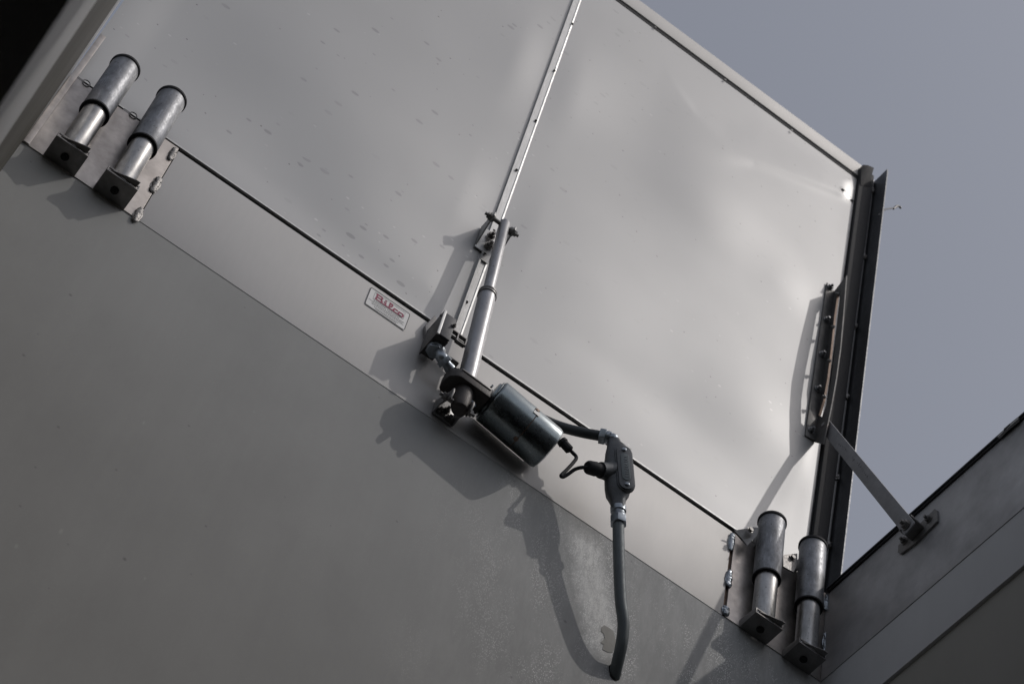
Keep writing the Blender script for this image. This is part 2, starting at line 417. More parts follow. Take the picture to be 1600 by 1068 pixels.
m.box((-a, 0.20, -0.10), (a, a, -0.05)); m.box((-a, -a, -0.10), (a, -2.66, -0.05)); m.box((-a, -2.66, -0.10), (-2.30, 0.20, -0.05)); m.box((0.20, -2.66, -0.10), (a, 0.20, -0.05))
tag(m.build('roof', M['roof']), kind='structure')

# ------------------------------------------------------------------ curb
XS0, XS1 = -1.836, -0.2766                       # weld seams at both ends of the hinge side plate
curb = empty('hatch_curb', (-1.05, 0, 0), 'bright aluminium curb band round the opening, below the raised lid', 'curb')
MB().box((XS0 + 0.001, 0.0, 0.0), (XS1 - 0.006, 0.05, H)).build('hinge_side_plate', M['plate'], curb, 0.0008)
MB().box((-2.118, -0.0015, 0.0), (XS0 - 0.001, 0.05, H + 0.008)).build('corner_plate', M['heated'], curb, 0.0008)
MB().box((XS1 + 0.002, -0.0015, 0.0), (-0.0004, 0.05, H + 0.008)).build('corner_plate', M['heated'], curb, 0.0008)
MB().box((XS1 - 0.007, 0.006, 0.0), (XS1 + 0.003, 0.03, H)).build('seam_backing', M['rust'], curb)
MB().box((0.0, -2.45, 0.0), (0.06, 0.049, H)).build('side_plate', M['sideplate'], curb, 0.0008)
MB().box((-2.20, -2.45, 0.0), (-2.118, 0.003, H)).build('side_plate', M['sideplate'], curb, 0.0008)
MB().box((-2.117, -0.0045, 0.0005), (-2.103, -0.0018, U(157, 55, 0).z)).build('corner_angle', M['heated'], curb, 0.0008)
MB().box((-2.118, -2.65, 0.301), (0.0, -2.45, H + 0.01)).build('front_plate', M['sideplate'], curb)
# rubber gasket along the top of the right side plate, with a small torn clip
m = MB(); m.beam((0.006, -2.45, H + 0.006), (0.006, -0.01, H + 0.006), (0.022, 0, 0), (0, 0, 0.012))
g_ = m.build('top_gasket', M['rubber'], curb, 0.002)
MB().beam((-0.007, -2.45, H + 0.010), (-0.007, -0.012, H + 0.010), (0.004, 0, 0), (0, 0, 0.004)).build('gasket_lip', M['flange'], curb)
m = MB(); q0 = UX(1570, 672, -0.01); q1 = UX(1592, 654, -0.01)
m.beam(q0, q1, (0.006, 0, 0), (0, 0, 0.010)); m.beam(q0 + V((0, .02, -.006)), q0 + V((0, -.02, .0)), (0.006, 0, 0), (0, 0, 0.006))
m.build('torn_clip', M['lightsteel'], curb)
MB().box((-2.118, 0.0290, H + .009), (-0.003, 0.055, 0.357)).build('hinge_gasket', M['void'], curb)
# stitched weld beads
def bead(c, up, ln, wd, seed, mat='weld', nrm=(0, -1, 0)):
    c, up, nrm = V(c), V(up).normalized(), V(nrm); sd_ = up.cross(nrm)
    m = MB(); k = 5
    for i in range(k):
        t = (i - (k - 1) / 2) / k
        m.blob(c + up * (t * ln) + nrm * 0.001, [sd_ * wd * (0.75 + 0.35 * random.random()), up * ln * 0.22, nrm * 0.0042], 0.32, seed + i)
    m.blob(c, [sd_ * wd * 1.15, up * ln * 0.55, nrm * 0.0018], 0.25, seed + 9)
    return m.build('weld_bead', M[mat], curb, smooth=70)
for i, (px, py, ln, wd) in enumerate([(269, 241, .045, .010), (243, 289, .055, .012), (215, 336, .048, .012)]):
    bead(U(px, py, -0.002), Z_, ln * .95, wd * .72, i * 3.1)
for i, (px, py, ln, wd) in enumerate([(1143, 846, .055, .011), (1139, 903, .052, .011), (1134, 954, .026, .013)]):
    bead(U(px, py, -0.002), Z_, ln * .95, wd * .72, 20 + i * 3.1, 'zinc')
for i, (px, py, ln) in enumerate([(1293, 942, .05), (1291, 1004, .06)]):
    bead(U(px, py, -0.006), Z_, ln, .010, 40 + i * 3.1, 'zinc')

# ------------------------------------------------------------------ lid
XL, XR, XC = -2.118, -0.020, -1.076
ZB, ZS, ZT = 0.362, 2.262, 2.352
lid = empty('hatch_lid', (-1.05, 0.03, 0.33), 'large raised aluminium hatch lid leaning against the sky', 'lid')
crease = [UL(*q) for q in ((1000, 40), (1050, 130), (1085, 180), (1130, 225), (1180, 250), (1240, 272), (1300, 295), (1345, 315))]
crease = [(p_.x, p_.z) for p_ in crease]
dents = [(UL(560, 190), .34, .20, .012), (UL(560, 320), .16, .16, .005), (UL(300, 60), .22, .26, -.006), (UL(900, 430), .22, .26, .005), (UL(1110, 330), .20, .20, .010), (UL(1060, 650), .26, .12, -.006), (UL(840, 110), .16, .22, .006),
         (UL(1180, 640), .16, .14, .005), (UL(640, 420), .16, .14, .004), (UL(1010, 190), .16, .22, -.005), (UL(420, 260), .22, .2, -.005), (UL(1230, 450), .10, .12, .003)]
dents = [(p_.x, p_.z, sx, sz, h_) for p_, sx, sz, h_ in dents]
def seg_d(px, pz, a, b):
    ax, az = a; bx, bz = b; L2 = (bx - ax) ** 2 + (bz - az) ** 2
    t = max(0, min(1, ((px - ax) * (bx - ax) + (pz - az) * (bz - az)) / L2))
    cx, cz = ax + t * (bx - ax), az + t * (bz - az)
    dd = math.hypot(px - cx, pz - cz)
    sgn = 1 if (bx - ax) * (pz - az) - (bz - az) * (px - ax) > 0 else -1
    return dd, sgn
def wave(x, z):
    h_ = 0.0
    for cx, cz, sx, sz, a_ in dents: h_ += a_ * math.exp(-((x - cx) / sx) ** 2 - ((z - cz) / sz) ** 2)
    xr_ = LP(x, z).x
    best = min(((*seg_d(xr_, z, crease[i], crease[i + 1]), i) for i in range(len(crease) - 1)), key=lambda t: t[0])
    px_ = max(0.0, min(1.0, (x - crease[2][0]) / (crease[4][0] - crease[2][0])))       # 0 upper left part, 1 right part
    wl, wr_ = 0.026 + 0.11 * px_, 0.136 - 0.11 * px_                                  # steep side swaps over at the bend
    wd_ = wl if best[1] > 0 else wr_
    k = max(0.0, min(1.0, (x + 0.75) / 0.6))
    dd = best[0]
    h_ += 0.0058 * k * math.exp(-(dd / wd_) ** 2)
    h_ += 0.0006 * noise.noise(V((x * 2.2, z * 1.7, 3.1))) + 0.00008 * noise.noise(V((x * 6, z * 5, 1.1)))
    # sheet is held flat along its edges and under the batten
    e = min(1.0, min(x - XL, (XR - x) * 2.2, z - ZB, (ZS - z) * 1.5, abs(x - XC)) / 0.12); e = max(0.0, e)
    return h_ * (e * e * (3 - 2 * e))
def liner(x0, x1, nx, nz_):
    bm = bmesh.new(); g = []
    for j in range(nz_ + 1):
        z = ZB + (ZS - ZB) * j / nz_; row = []
        for i in range(nx + 1):
            x = x0 + (x1 - x0) * i / nx
            row.append(bm.verts.new(LP(x, z, wave(x, z))))
        g.append(row)
    for j in range(nz_):
        for i in range(nx): bm.faces.new((g[j][i], g[j][i + 1], g[j + 1][i + 1], g[j + 1][i]))
    m = MB(); m.bm.free(); m.bm = bm
    return m.build('liner_sheet', M['liner'], lid, smooth=80)
liner(XL, XC, 110, 190)
liner(XC, XR, 130, 230)
def slab(name, mat, x0, x1, z0, z1, o0, o1, bevel=0.0, xs=(0, 0)):
    """slab on the lid between x0..x1, z0..z1 and offsets o0..o1 in front of its face; xs shifts x at the top"""
    m = MB(); t = LP(0, 0, o1) - LP(0, 0, o0)
    m.poly([LP(x0, z0, o0), LP(x1, z0, o0), LP(x1 + xs[1], z1, o0), LP(x0 + xs[0], z1, o0)], t)
    return m.build(name, mat, lid, bevel)
slab('core', M['sideplate'], XL, 0.04, ZB + .004, ZT - .004, -0.09, -0.008)
slab('bottom_edge', M['strip'], XL, XR, ZB - 0.005, ZB - 0.0003, -0.01, 0.006)
slab('top_seam', M['rubber'], XL, XR + .001, ZS + 0.0005, ZS + 0.018, -0.007, 0.001)
slab('top_rim', M['plate'], XL, 0.002, ZS + 0.0185, ZT, -0.007, 0.004, 0.001)
for px, py in ((1024, 43), (1133, 125), (1237, 204)):
    c = UL(px, py, 0.0045); m = MB(); m.cyl(c, c + V((0, -0.002, 0)), 0.0035, 12); m.build('rivet', M['bracket'], lid)
slab('side_gasket', M['rubber'], XR + 0.006, 0.031, ZB - .02, 2.33, -0.004, 0.012, 0.004, (-0.004, 0.004))
# curled end of the rubber gasket
m = MB(); m.poly([UL(1344, 290, .013), UL(1345, 262, .018), UL(1349, 257, .024), UL(1357, 258, .024), UL(1366, 262, .020), UL(1362, 275, .018), UL(1361, 292, .013)], (0, 0.022, 0))
m.build('gasket_end', M['rubber'], lid, 0.002)
slab('edge_ledge', M['lightsteel'], 0.034, 0.042, ZB - .02, 2.32, -0.006, 0.004, 0.001)
slab('edge_groove', M['void'], 0.0425, 0.0475, ZB - .02, 2.32, -0.008, -0.002)
m = MB(); m.poly([LP(0.048, ZB - .03, -.07), LP(0.048, ZB - .03, 0.055), LP(0.048, 2.326, 0.057), LP(0.048, 2.335, -.07)], (0.004, 0, 0))
m.build('side_flange', M['flange'], lid)
m = MB(); m.beam(LP(0.050, ZB - .03, 0.056), LP(0.050, 2.31, 0.058), (0.004, 0, 0), (0, 0.002, 0)); m.build('flange_edge', M['flange'], lid)
m = MB(); m.poly([LP(-2.14, ZB, -.07), LP(-2.14, ZB, .05), LP(-2.14, ZT, .05), LP(-2.14, ZT, -.07)], (0.004, 0, 0)); m.build('side_flange', M['flange'], lid)
for px, py in ((1349, 400), (1335, 508), (1321, 617), (1307, 745), (1297, 852), (1366, 300)):
    c = UL(px, py, 0.006); c = LP(0.037, c.z, .006)
    m = MB(); m.blob(c, [X_ * .008, Y_ * .007, Z_ * .011], 0.6, px); m.build('gasket_clip', M['bracket'], lid, smooth=60)
# central batten: folded hat strip with screws
m = MB(); w0 = 0.0125
m.poly([LP(XC - w0, ZB, 0.0), LP(XC + w0, ZB, 0.0), LP(XC + w0, ZB, 0.003), LP(XC + w0 * .62, ZB, 0.005), LP(XC + w0 * .45, ZB, 0.0032), LP(XC - w0 * .45, ZB, 0.0032), LP(XC - w0 * .62, ZB, 0.007), LP(XC - w0, ZB, 0.007)],
       V((0.006, -TL * (ZS - ZB), ZS - ZB)))
bt = m.build('centre_batten', M['strip'], lid)
for px, py in ((894, 38), (866, 111), (837, 189), (807, 266), (729, 472)):
    c = UL(px, py, 0.004); m = MB(); m.cyl(c, c + V((0, -0.003, 0)), 0.0036, 12); m.build('screw', M['void'], bt)
# two holes with a scratched outline near the upper right corner
for px, py in ((1316, 299), (1332, 314)):
    c = UL(px, py, 0.001); c = LP(c.x, c.z, wave(c.x, c.z) + .0006); m = MB(); m.cyl(c, c + V((0, -0.0012, 0)), 0.0056, 14); m.build('screw_hole', M['void'], lid)
m = MB(); c0, c1 = [LP(q_.x, q_.z, wave(q_.x, q_.z) + .0012) for q_ in (UL(1316, 299, .0015), UL(1332, 314, .0015))]; ax = (c1 - c0).normalized(); pr = ax.cross(Y_).normalized(); pts = []
for i in range(25):
    a = math.pi * i / 12; k = c1 if math.cos(a) > 0 else c0; pts.append(k + ax * math.cos(a) * .012 + pr * math.sin(a) * .012)
m.sweep(pts, .0003, 5); m.build('scratched_outline', M['greyink'], lid)
# stray wire sticking out past the flange
P0 = U(1378, 332, -0.09)
m = MB(); P = [U(1373, 337, -.09), U(1377, 332, -.095), U(1384, 327, -.10), U(1393, 325.5, -.10), U(1401, 324, -.10)]
m.sweep(catmull(P), .0026, 8)
wr = m.build('bent_wire', M['bracket'], origin=P0); tag(wr, 'thin bent wire sticking out past the right flange of the lid', 'wire')
m = MB(); m.sweep(catmull([U(1396, 326, -.1), U(1401, 322, -.1), U(1406, 323, -.1), U(1407, 325, -.1)]), .0034, 8); m.build('twisted_end', M['bracket'], wr)

# ------------------------------------------------------------------ sticker
def quadpt(c00, c10, c11, c01, u, v): return (c00 * (1 - u) + c10 * u) * (1 - v) + (c01 * (1 - u) + c11 * u) * v
S00, S10, S11, S01 = U(569.3, 474, -0.0012), U(631.6, 517, -0.0012), U(641.7, 490.5, -0.0012), U(579.8, 447.5, -0.0012)   # u right, v up
st = empty('sticker', S00, 'silver maker label with red lettering under the dark seam', 'label')
SP = lambda u, v, e=0.0: quadpt(S00, S10, S11, S01, u, v) + V((0, -e, 0))
def rrect(u0, v0, u1, v1, rr=0.03):
    pts = []; ar = 2.35
    for cx, cy, a0 in ((u1 - rr, v0 + rr * ar, -90), (u1 - rr, v1 - rr * ar, 0), (u0 + rr, v1 - rr * ar, 90), (u0 + rr, v0 + rr * ar, 180)):
        for k in range(4):
            a = math.radians(a0 + 30 * k); pts.append((cx + rr * math.cos(a), cy + rr * ar * math.sin(a)))
    return pts
def stroke(m, pts, wd, e, closed=False, asp=2.35):
    P = [SP(u, v, e) for u, v in pts]; n = len(P)
    for i in range(n if closed else n - 1):
        a, b = P[i], P[(i + 1) % n]; t = (b - a)
        if t.length < 1e-7: continue
        t.normalize(); s_ = t.cross(Y_).normalized() * wd / 2
        a2 = a - t * wd * .3; b2 = b + t * wd * .3
        m.poly([a2 - s_, b2 - s_, b2 + s_, a2 + s_], (0, -0.0002 - 0.00001 * i, 0))
m = MB(); m.poly([SP(*q) for q in rrect(0, 0, 1, 1)], (0, 0.001, 0)); m.build('backing', M['sticker'], st)
m = MB(); stroke(m, rrect(.01, .03, .99, .97), .0017, .0002, True); m.build('border', M['ink'], st)
m = MB(); stroke(m, [(.13, .88), (.13, .50), (.885, .50), (.885, .88)], .0006, .0002, True); m.build('inner_frame', M['greyink'], st)
# lettering: heavy rounded strokes "Bilco" joined along the foot
glyph = [
    [(.175, .84), (.30, .84), (.325, .79), (.30, .715), (.19, .715)], [(.30, .715), (.335, .65), (.305, .575), (.175, .575)], [(.195, .84), (.195, .575)],      # B
    [(.385, .70), (.42, .70), (.42, .575)], [(.40, .80), (.425, .80)],                                                                            # i
    [(.48, .575), (.515, .575), (.515, .84), (.56, .84), (.575, .78), (.555, .70), (.515, .66)],                                                              # l
    [(.715, .72), (.64, .72), (.622, .65), (.64, .575), (.72, .575)],                                                                             # c
    [(.76, .72), (.845, .72), (.86, .65), (.845, .575), (.765, .575), (.748, .65), (.76, .72)],                                                    # o
    [(.30, .575), (.80, .575)]]
m = MB()
for k, g in enumerate(glyph): stroke(m, g, .0042 if k not in (1,) else .0040, .0003 + k * .00003)
m.build('lettering', M['red'], st)
rows = [(.44, .16, .46), (.44, .50, .80), (.37, .05, .93), (.305, .14, .90), (.24, .14, .93), (.16, .22, .82), (.10, .25, .78)]
m = MB()
for v, u0, u1 in rows:
    u = u0
    while u < u1:
        l_ = random.uniform(.012, .045); stroke(m, [(u, v + random.uniform(-.004, .004)), (min(u + l_, u1), v)], .0013, .0002); u += l_ + random.uniform(.012, .02)
m.build('small_print', M['greyink'], st)

# ------------------------------------------------------------------ lift cylinders (spring tubes at both ends of the hinge)
def lift_cylinder(x, label, zt, zm, z0, shade, side):
    yA = -0.036
    r_ = empty('lift_cylinder', (x, 0, 0), label, 'lift cylinder', 'telescopic lift cylinders at the ends of the hinge')
    # seat bracket: folded plate with open front slot
    m = MB(); wd = 0.0385
    m.poly([(x - wd, -0.0015, z0 - .003), (x + wd, -0.0015, z0 - .003), (x + wd, -0.062, z0 - .003), (x - wd, -0.062, z0 - .003)], (0, 0, .004))
    m.poly([(x - wd, -0.0018, z0 + .001), (x - wd, -0.062, z0 + .001), (x - wd, -0.062, z0 + .014), (x - wd, -0.0018, z0 + .024)], (.003, 0, 0))
    m.poly([(x + wd - .003, -0.0018, z0 + .001), (x + wd - .003, -0.062, z0 + .001), (x + wd - .003, -0.062, z0 + .014), (x + wd - .003, -0.0018, z0 + .024)], (.003, 0, 0))
    m.poly([(x - wd + .003, -0.0621, z0 + .009), (x + wd - .003, -0.0621, z0 + .009), (x + wd - .003, -0.0621, z0 + .014), (x - wd + .003, -0.0621, z0 + .014)], (0, .003, 0))
    b_ = m.build('seat_bracket', M['bracket'], r_, .0008)
    m = MB(); m.cyl((x, -0.030, z0 - .0031), (x, -0.030, z0 - .007), .009, 20, .001); m.build('bolt_head', M['void'], b_)
    m = MB(); m.poly([(x - .030, -.060, z0 + .004), (x + .032, -.060, z0 + .004), (x + .034, -.075, z0 + .006), (x + .024, -.074, z0 + .007), (x - .028, -.0605, z0 + .007)], (0, 0, .002))
    m.build('seat_tongue', M['bracket'], b_)
    m = MB(); m.lathe((x, yA, z0 + .003), (x, yA, zm + .05), [(0, .0255), (.002, .0265), (zm + .04 - z0, .0265)], 40)
    m.build('inner_tube', M['galv_inner'], r_)
    L_ = zt - zm
    m = MB(); m.lathe((x, yA, zm), (x, yA, zt), [(0.02, .0270), (0.0, .0272), (0.0, .0318), (.0015, .0325), (L_ - .004, .0325), (L_, .0318)], 44, False)
    m.build('outer_tube', M[shade], r_, smooth=50)
    m = MB(); m.lathe((x, yA, zm - .0015), (x, yA, zm + .004), [(0, .0272), (0, .0334), (.0045, .0336), (.0055, .0326)], 40, False); m.build('lower_rim', M['rubber'], r_)
    m = MB(); m.lathe((x, yA, zt - .004), (x, yA, zt + .006), [(0, .033), (.002, .0352), (.008, .0352), (.010, .033)], 44); m.build('top_cap', M['rubber'], r_)
    # hinge arm from the lid's hinge line to the head of the tube
    for k in (-1, 1):
        xx = x + k * .018 - .002; m = MB()
        m.poly([(xx, .020, zt - .075), (xx, .024, zt - .045), (xx, -.020, zt - .030), (xx, -.045, zt - .040), (xx, -.045, zt - .056), (xx, -.015, zt - .072)], (.004, 0, 0))
        h_ = m.build('hinge_arm', M['bracket'], r_, .0008)
    m = MB(); c = V((x - .050, -.002, H + .012)); m.sweep([c + V((math.cos(a / 8 * math.pi) * .009, 0, math.sin(a / 8 * math.pi) * .011)) for a in range(17)], .0014, 6)
    m.box((x - .075, -.001, H + .004), (x - .058, .004, H + .018)); m.build('hinge_clip', M['bracket'], h_)
    return r_
lift_cylinder(-2.030, 'leftmost galvanised lift cylinder, beside the edge of the opening', .400, .184, 0.002, 'galv', -1)
lift_cylinder(-1.9085, 'galvanised lift cylinder second from left, next to the stitched weld', .403, .183, 0.002, 'galv', -1)
lift_cylinder(-0.1975, 'shaded lift cylinder left of the two at the lower right corner', .378, .166, -0.002, 'galv', 1)
lift_cylinder(-0.0735, 'shaded rightmost lift cylinder, standing in the lower right corner', .393, .170, -0.004, 'galv', 1)
# dark hinge leaf behind the right pair
m = MB(); m.poly([U(1147, 828, -.02), U(1179, 823, -.035), U(1186, 823, -.035), U(1183, 836, -.035), U(1168, 851, -.03), U(1160, 842, -.012)], (.0, .004, 0))
o = m.build('hinge_leaf', M['bracket'], origin=U(1165, 835, -.02)); tag(o, 'dark steel hinge leaf left of the shaded cylinder pair', 'hinge')
m = MB(); m.bolt(U(1172, 828, -.034), (0, -1, 0), .006, True, False); m.build('bolt', M['bracket'], o)
m = MB(); m.poly([U(1224, 866, -.03), U(1246, 864, -.03), U(1246, 880, -.03), U(1240, 893, -.03), U(1224, 884, -.03)], (0, .004, 0))
o = m.build('hinge_leaf', M['bracket'], origin=U(1235, 875, -.02)); tag(o, 'dark steel hinge leaf between the two shaded cylinders', 'hinge')
m = MB(); m.bolt(U(1238, 871, -.031), (0, -1, 0), .006, True, False); m.build('bolt', M['bracket'], o)

# ------------------------------------------------------------------ actuator
yt, yc, yg = -0.045, -0.050, -0.062
A = U(789, 347, yt); B = U(760, 461, yc); Gp = U(733, 577, yg)
ax = (A - Gp).normalized()
act = empty('linear_actuator', Gp, 'electric linear actuator with dark drum motor, pushing the lid open', 'actuator')
tC = (B - Gp).dot(ax); B = Gp + ax * tC; LT = (A - Gp).length
m = MB(); m.lathe(Gp - ax * .045, B, [(0, .0205), (tC + .045, .0205)], 36); m.build('outer_tube', M['rod'], act)
m = MB(); m.lathe(B - ax * .004, A, [(0, .0135), (LT - tC - .004, .0135), (LT - tC, .0120), (LT - tC + .0004, .010), (LT - tC - .003, .009)], 32); m.build('extension_tube', M['rod'], act)
m = MB(); m.lathe(B - ax * .012, B + ax * .012, [(0, .0205), (.001, .0228), (.006, .0228), (.008, .021), (.011, .021), (.012, .0222), (.016, .0222), (.018, .0190), (.024, .0150)], 36); m.build('collar', M['bracket'], act)
# gearbox casting: flat slab across the foot of the tube, round boss below it
yf = -.097
ga, gb2 = U(721, 573, yf), U(768, 607, yf)
zt2 = ga.z; zb2 = zt2 - .030
pl_ = [(ga.x - .004, yf + .006), (ga.x + .006, yf), (gb2.x + .004, yf), (gb2.x + .006, yf + .066), (ga.x - .004, yf + .066), (ga.x - .014, yf + .058), (ga.x - .018, yf + .036), (ga.x - .014, yf + .016)]
dz_ = (gb2.z - ga.z)
m = MB(); m.poly([V((x_, y_, zb2 + dz_ * (x_ - ga.x) / (gb2.x - ga.x))) for x_, y_ in pl_], (0, 0, .030))
gb = m.build('gearbox', M['cast'], act, .004)
m = MB(); m.beam(ga + V((.004, -.001, -.006)), gb2 + V((0, -.001, -.006)), (0, .0025, 0), (0, 0, .004)); m.build('casting_rib', M['bracket'], gb, .0008)
bc = Gp + ax * ((zb2 - Gp.z) / ax.z); b1 = bc - ax * .070
m = MB(); m.lathe(bc + ax * .004, b1, [(0, .024), (.020, .0235), (.045, .0215), (.060, .0205), (.068, .018), (.073, .012)], 36); m.build('gear_boss', M['cast'], gb)
c = U(738, 633, yg - .01); m = MB(); m.bolt(c, (-.6, -.8, 0), .006); m.bolt(c + V((.006, .01, -.012)), (-.6, -.8, 0), .005); m.build('bolt', M['zinc'], gb)
c = U(741, 598, yg - .013)
# motor drum
mL = U(766.5, 625, yg); mR = U(858, 703, yg)
ma = (mR - mL).normalized(); mln = (mR - mL).length; rm_ = .0535
m = MB(); m.lathe(mL, mR, [(0, .030), (0.0005, rm_ - .010), (.0008, rm_ - .0035), (.003, rm_ - .0008), (.006, rm_), (mln * .56, rm_), (mln * .562, rm_ - .0012), (mln * .572, rm_ - .0012), (mln * .574, rm_ - .0004), (mln - .010, rm_ - .0004), (mln - .003, rm_ - .003), (mln, rm_ - .010), (mln + .001, .012)], 72)
mo = m.build('motor_drum', M['motor'], act, smooth=40)
m = MB(); m.lathe(mL - ma * .0075, mL - ma * .0004, [(0, .030), (0, rm_ - .012), (.004, rm_ - .010), (.0055, rm_ - .0045), (.007, rm_ - .0045)], 60); m.build('end_ring', M['motor'], mo)
m = MB(); m.lathe(mL + ma * (mln * .560), mL + ma * (mln * .574), [(0, rm_ - .0018), (.001, rm_ - .0002), (mln * .012, rm_ - .0002), (mln * .014, rm_ - .0018)], 72); m.build('seam_band', M['rust'], mo)
def on_drum(px, py, extra=0.0):
    dd = ray((px, py)).normalized(); oc = CP - mL
    dp = dd - ma * dd.dot(ma); op = oc - ma * oc.dot(ma)
    a_, b2, c2 = dp.dot(dp), 2 * dp.dot(op), op.dot(op) - rm_ ** 2
    t = (-b2 - math.sqrt(max(0, b2 * b2 - 4 * a_ * c2))) / (2 * a_); q = CP + dd * t
    n_ = (q - mL); n_ = (n_ - ma * n_.dot(ma)).normalized(); return q, n_
for px, py in ((839, 641), (806, 685)):
    q, n_ = on_drum(px, py)
    m = MB(); m.lathe(q - n_ * .001, q + n_ * .004, [(0, .0058), (.002, .0058), (.004, .0045), (.0045, .002)], 18); sc_ = m.build('screw', M['rust'], mo)
q, n_ = on_drum(839.5, 646); tt = n_.cross(ma)
m = MB(); m.poly([q - ma * .009 - tt * .006, q + ma * .006 - tt * .006, q + ma * .006 + tt * .006, q - ma * .009 + tt * .006], n_ * .0015); m.build('clip_plate', M['lightsteel'], mo)
q = mL - ma * .008 + Z_ * .028 - Y_ * .012; m = MB(); m.bolt(q, -ma, .005, False, False); m.build('face_screw', M['zinc'], mo)
# cable gland and cord, ending in the conduit body
g0 = mR + (U(879, 690, yg) - mR) - ma * .004; g1 = U(891, 704, -.066)
m = MB(); m.lathe(g0, g1, [(0, .0115), (.008, .0125), (.010, .0105), ((g1 - g0).length - .003, .0105), ((g1 - g0).length, .006)], 10); m.build('cable_gland', M['rubber'], mo)
cordp = [U(889, 701, -.066), U(894, 706, -.066), U(900.5, 714, -.067), U(896, 722, -.067), U(886, 733, -.066), U(877, 742, -.064), U(880, 744.5, -.064), U(888, 740, -.070), U(898, 733, -.080), U(908, 730, -.090), U(918, 730, -.096)]
m = MB(); m.sweep(catmull(cordp, 8), .0042, 12)
cd_ = m.build('power_cord', M['rubber'], origin=cordp[5]); tag(cd_, 'short black cord kinked between the drum motor and the conduit body', 'cord')

# lid-end clevis bracket
cc = U(786, 352, yt)
br = empty('clevis_bracket', UL(765, 375), 'steel clevis bracket on the lid holding the top of the actuator tube', 'bracket')
hw = .031
for k in (-1, 1):
    xx = cc.x - .004 + k * hw; zc = cc.z
    l0 = LP(xx, zc - .070, .003); l1 = LP(xx, zc + .020, .003)
    m = MB(); m.poly([l0, l1, V((xx, cc.y + .006, zc + .017)), V((xx, cc.y - .012, zc + .010)), V((xx, cc.y - .013, zc - .006)), V((xx, cc.y + .006, zc - .016))], (.0035, 0, 0))
    m.build('cheek', M['lightsteel'], br, .0008)
m = MB(); m.poly([LP(cc.x - .004 - hw, cc.z - .072, .0075), LP(cc.x - .001 + hw, cc.z - .072, .0075), LP(cc.x - .001 + hw, cc.z + .022, .0075), LP(cc.x - .004 - hw, cc.z + .022, .0075)], (0, .0035, 0))
m.build('base_plate', M['lightsteel'], br, .0008)
m = MB(); m.cyl(cc + V((-.041, 0, 0)), cc + V((.036, 0, 0)), .0055, 16); m.build('clevis_pin', M['bracket'], br)
for k, xx in ((-1, cc.x - .038), (1, cc.x + .031)):
    m = MB(); m.bolt((xx, cc.y, cc.z), (k, 0, 0), .0080, True, True); m.lathe((xx - k * .012, cc.y, cc.z), (xx, cc.y, cc.z), [(0, .009), (.006, .0115), (.012, .009)], 16); m.build('pin_nut', M['bracket'], br)
for px, py in ((767, 369), (764, 384)):
    c = UL(px, py, .012); m = MB(); m.bolt(c, (0, -1, -.045), .0085, True, True); m.build('mounting_nut', M['bracket'], br)
for px, py in ((772, 360), (758, 396)):
    c = UL(px, py, .0125); m = MB(); m.cyl(c, c + V((0, -.0015, 0)), .0035, 12); m.build('rivet', M['void'], br)
m = MB(); m.poly([LP(XC - .010, cc.z - .105, .008), LP(XC + .012, cc.z - .105, .008), LP(XC + .012, cc.z - .072, .0115), LP(XC - .010, cc.z - .072, .0115)], (0, .003, 0)); m.build('foot_tab', M['lightsteel'], br)

# curb-end clevis bracket under the gearbox
c = b1 + ax * .018
br = empty('clevis_bracket', U(697, 650, 0), 'steel clevis bracket on the curb plate holding the gearbox', 'bracket')
xl = U(676, 636, 0).x; xr = xl + .052; zl = U(690, 658, 0).z
for xx, mt in ((xl, 'bracket'), (xr, 'bracket')):
    m = MB(); m.poly([(xx, -.002, zl + .050), (xx, -.002, zl + .002), (xx, -.012, zl - .001), (xx, -.030, zl + .004), (xx, c.y - .020, c.z - .022), (xx, c.y - .026, c.z - .006), (xx, c.y - .024, c.z + .010), (xx, c.y - .006, c.z + .016)], (.004, 0, 0))
    m.build('cheek', M[mt], br, .001)
m = MB(); m.poly([(xl + .004, -.0018, zl + .001), (xr, -.0018, zl + .001), (xr, -.0018, zl + .052), (xl + .004, -.0018, zl + .052)], (0, -.004, 0)); m.build('base_plate', M['lightsteel'], br, .001)
m = MB(); m.cyl((xl - .010, c.y, c.z), (xr + .014, c.y, c.z), .006, 18); m.build('clevis_pin', M['bracket'], br)
for k, xx in ((-1, xl - .001), (1, xr + .005)):
    m = MB(); m.bolt((xx, c.y, c.z), (k, 0, 0), .0085); m.build('pin_nut', M['bracket'], br)
for dx, dz in ((.014, .016), (.030, .034), (.040, .012)):
    m = MB(); m.bolt((xl + dx, -.0056, zl + dz), (0, -1, 0), .0075); m.build('mounting_nut', M['bracket'], br)

# ------------------------------------------------------------------ limit switch box and its bracket
q = U(694, 487, -.080)                                            # upper front edge
bx = empty('switch_box', V((q.x, 0, q.z - .08)), 'small square metal switch box with a bright lid edge beside the actuator', 'switch box')
x0, x1, zt_, zb_ = q.x, q.x + .034, q.z, q.z - .088
m = MB(); m.box((x0 + .003, -.076, zb_), (x1, -.012, zt_)); m.build('case', M['box'], bx, .002)
m = MB(); m.box((x0 - .001, -.0795, zb_ - .003), (x0 + .0025, -.010, zt_ + .003)); m.build('cover', M['box'], bx, .0008)
m = MB(); m.box((x0 - .0015, -.0845, zb_ - .003), (x0 + .005, -.080, zt_ + .003)); m.build('cover_edge', M['strip'], bx, .0008)
m = MB(); m.box((x0 + .0055, -.0825, zb_ + .001), (x1 - .001, -.0765, zt_ - .001)); m.build('front_face', M['boxface'], bx, .001)
m = MB(); m.bolt((x0 - .0012, -.076, zt_ - .012), (-1, 0, 0), .0038, False, False); m.build('cover_screw', M['bracket'], bx)
m = MB(); m.bolt((x1 - .003, -.083, zt_ - .030), (0, -1, 0), .0045); m.build('front_screw', M['bracket'], bx)
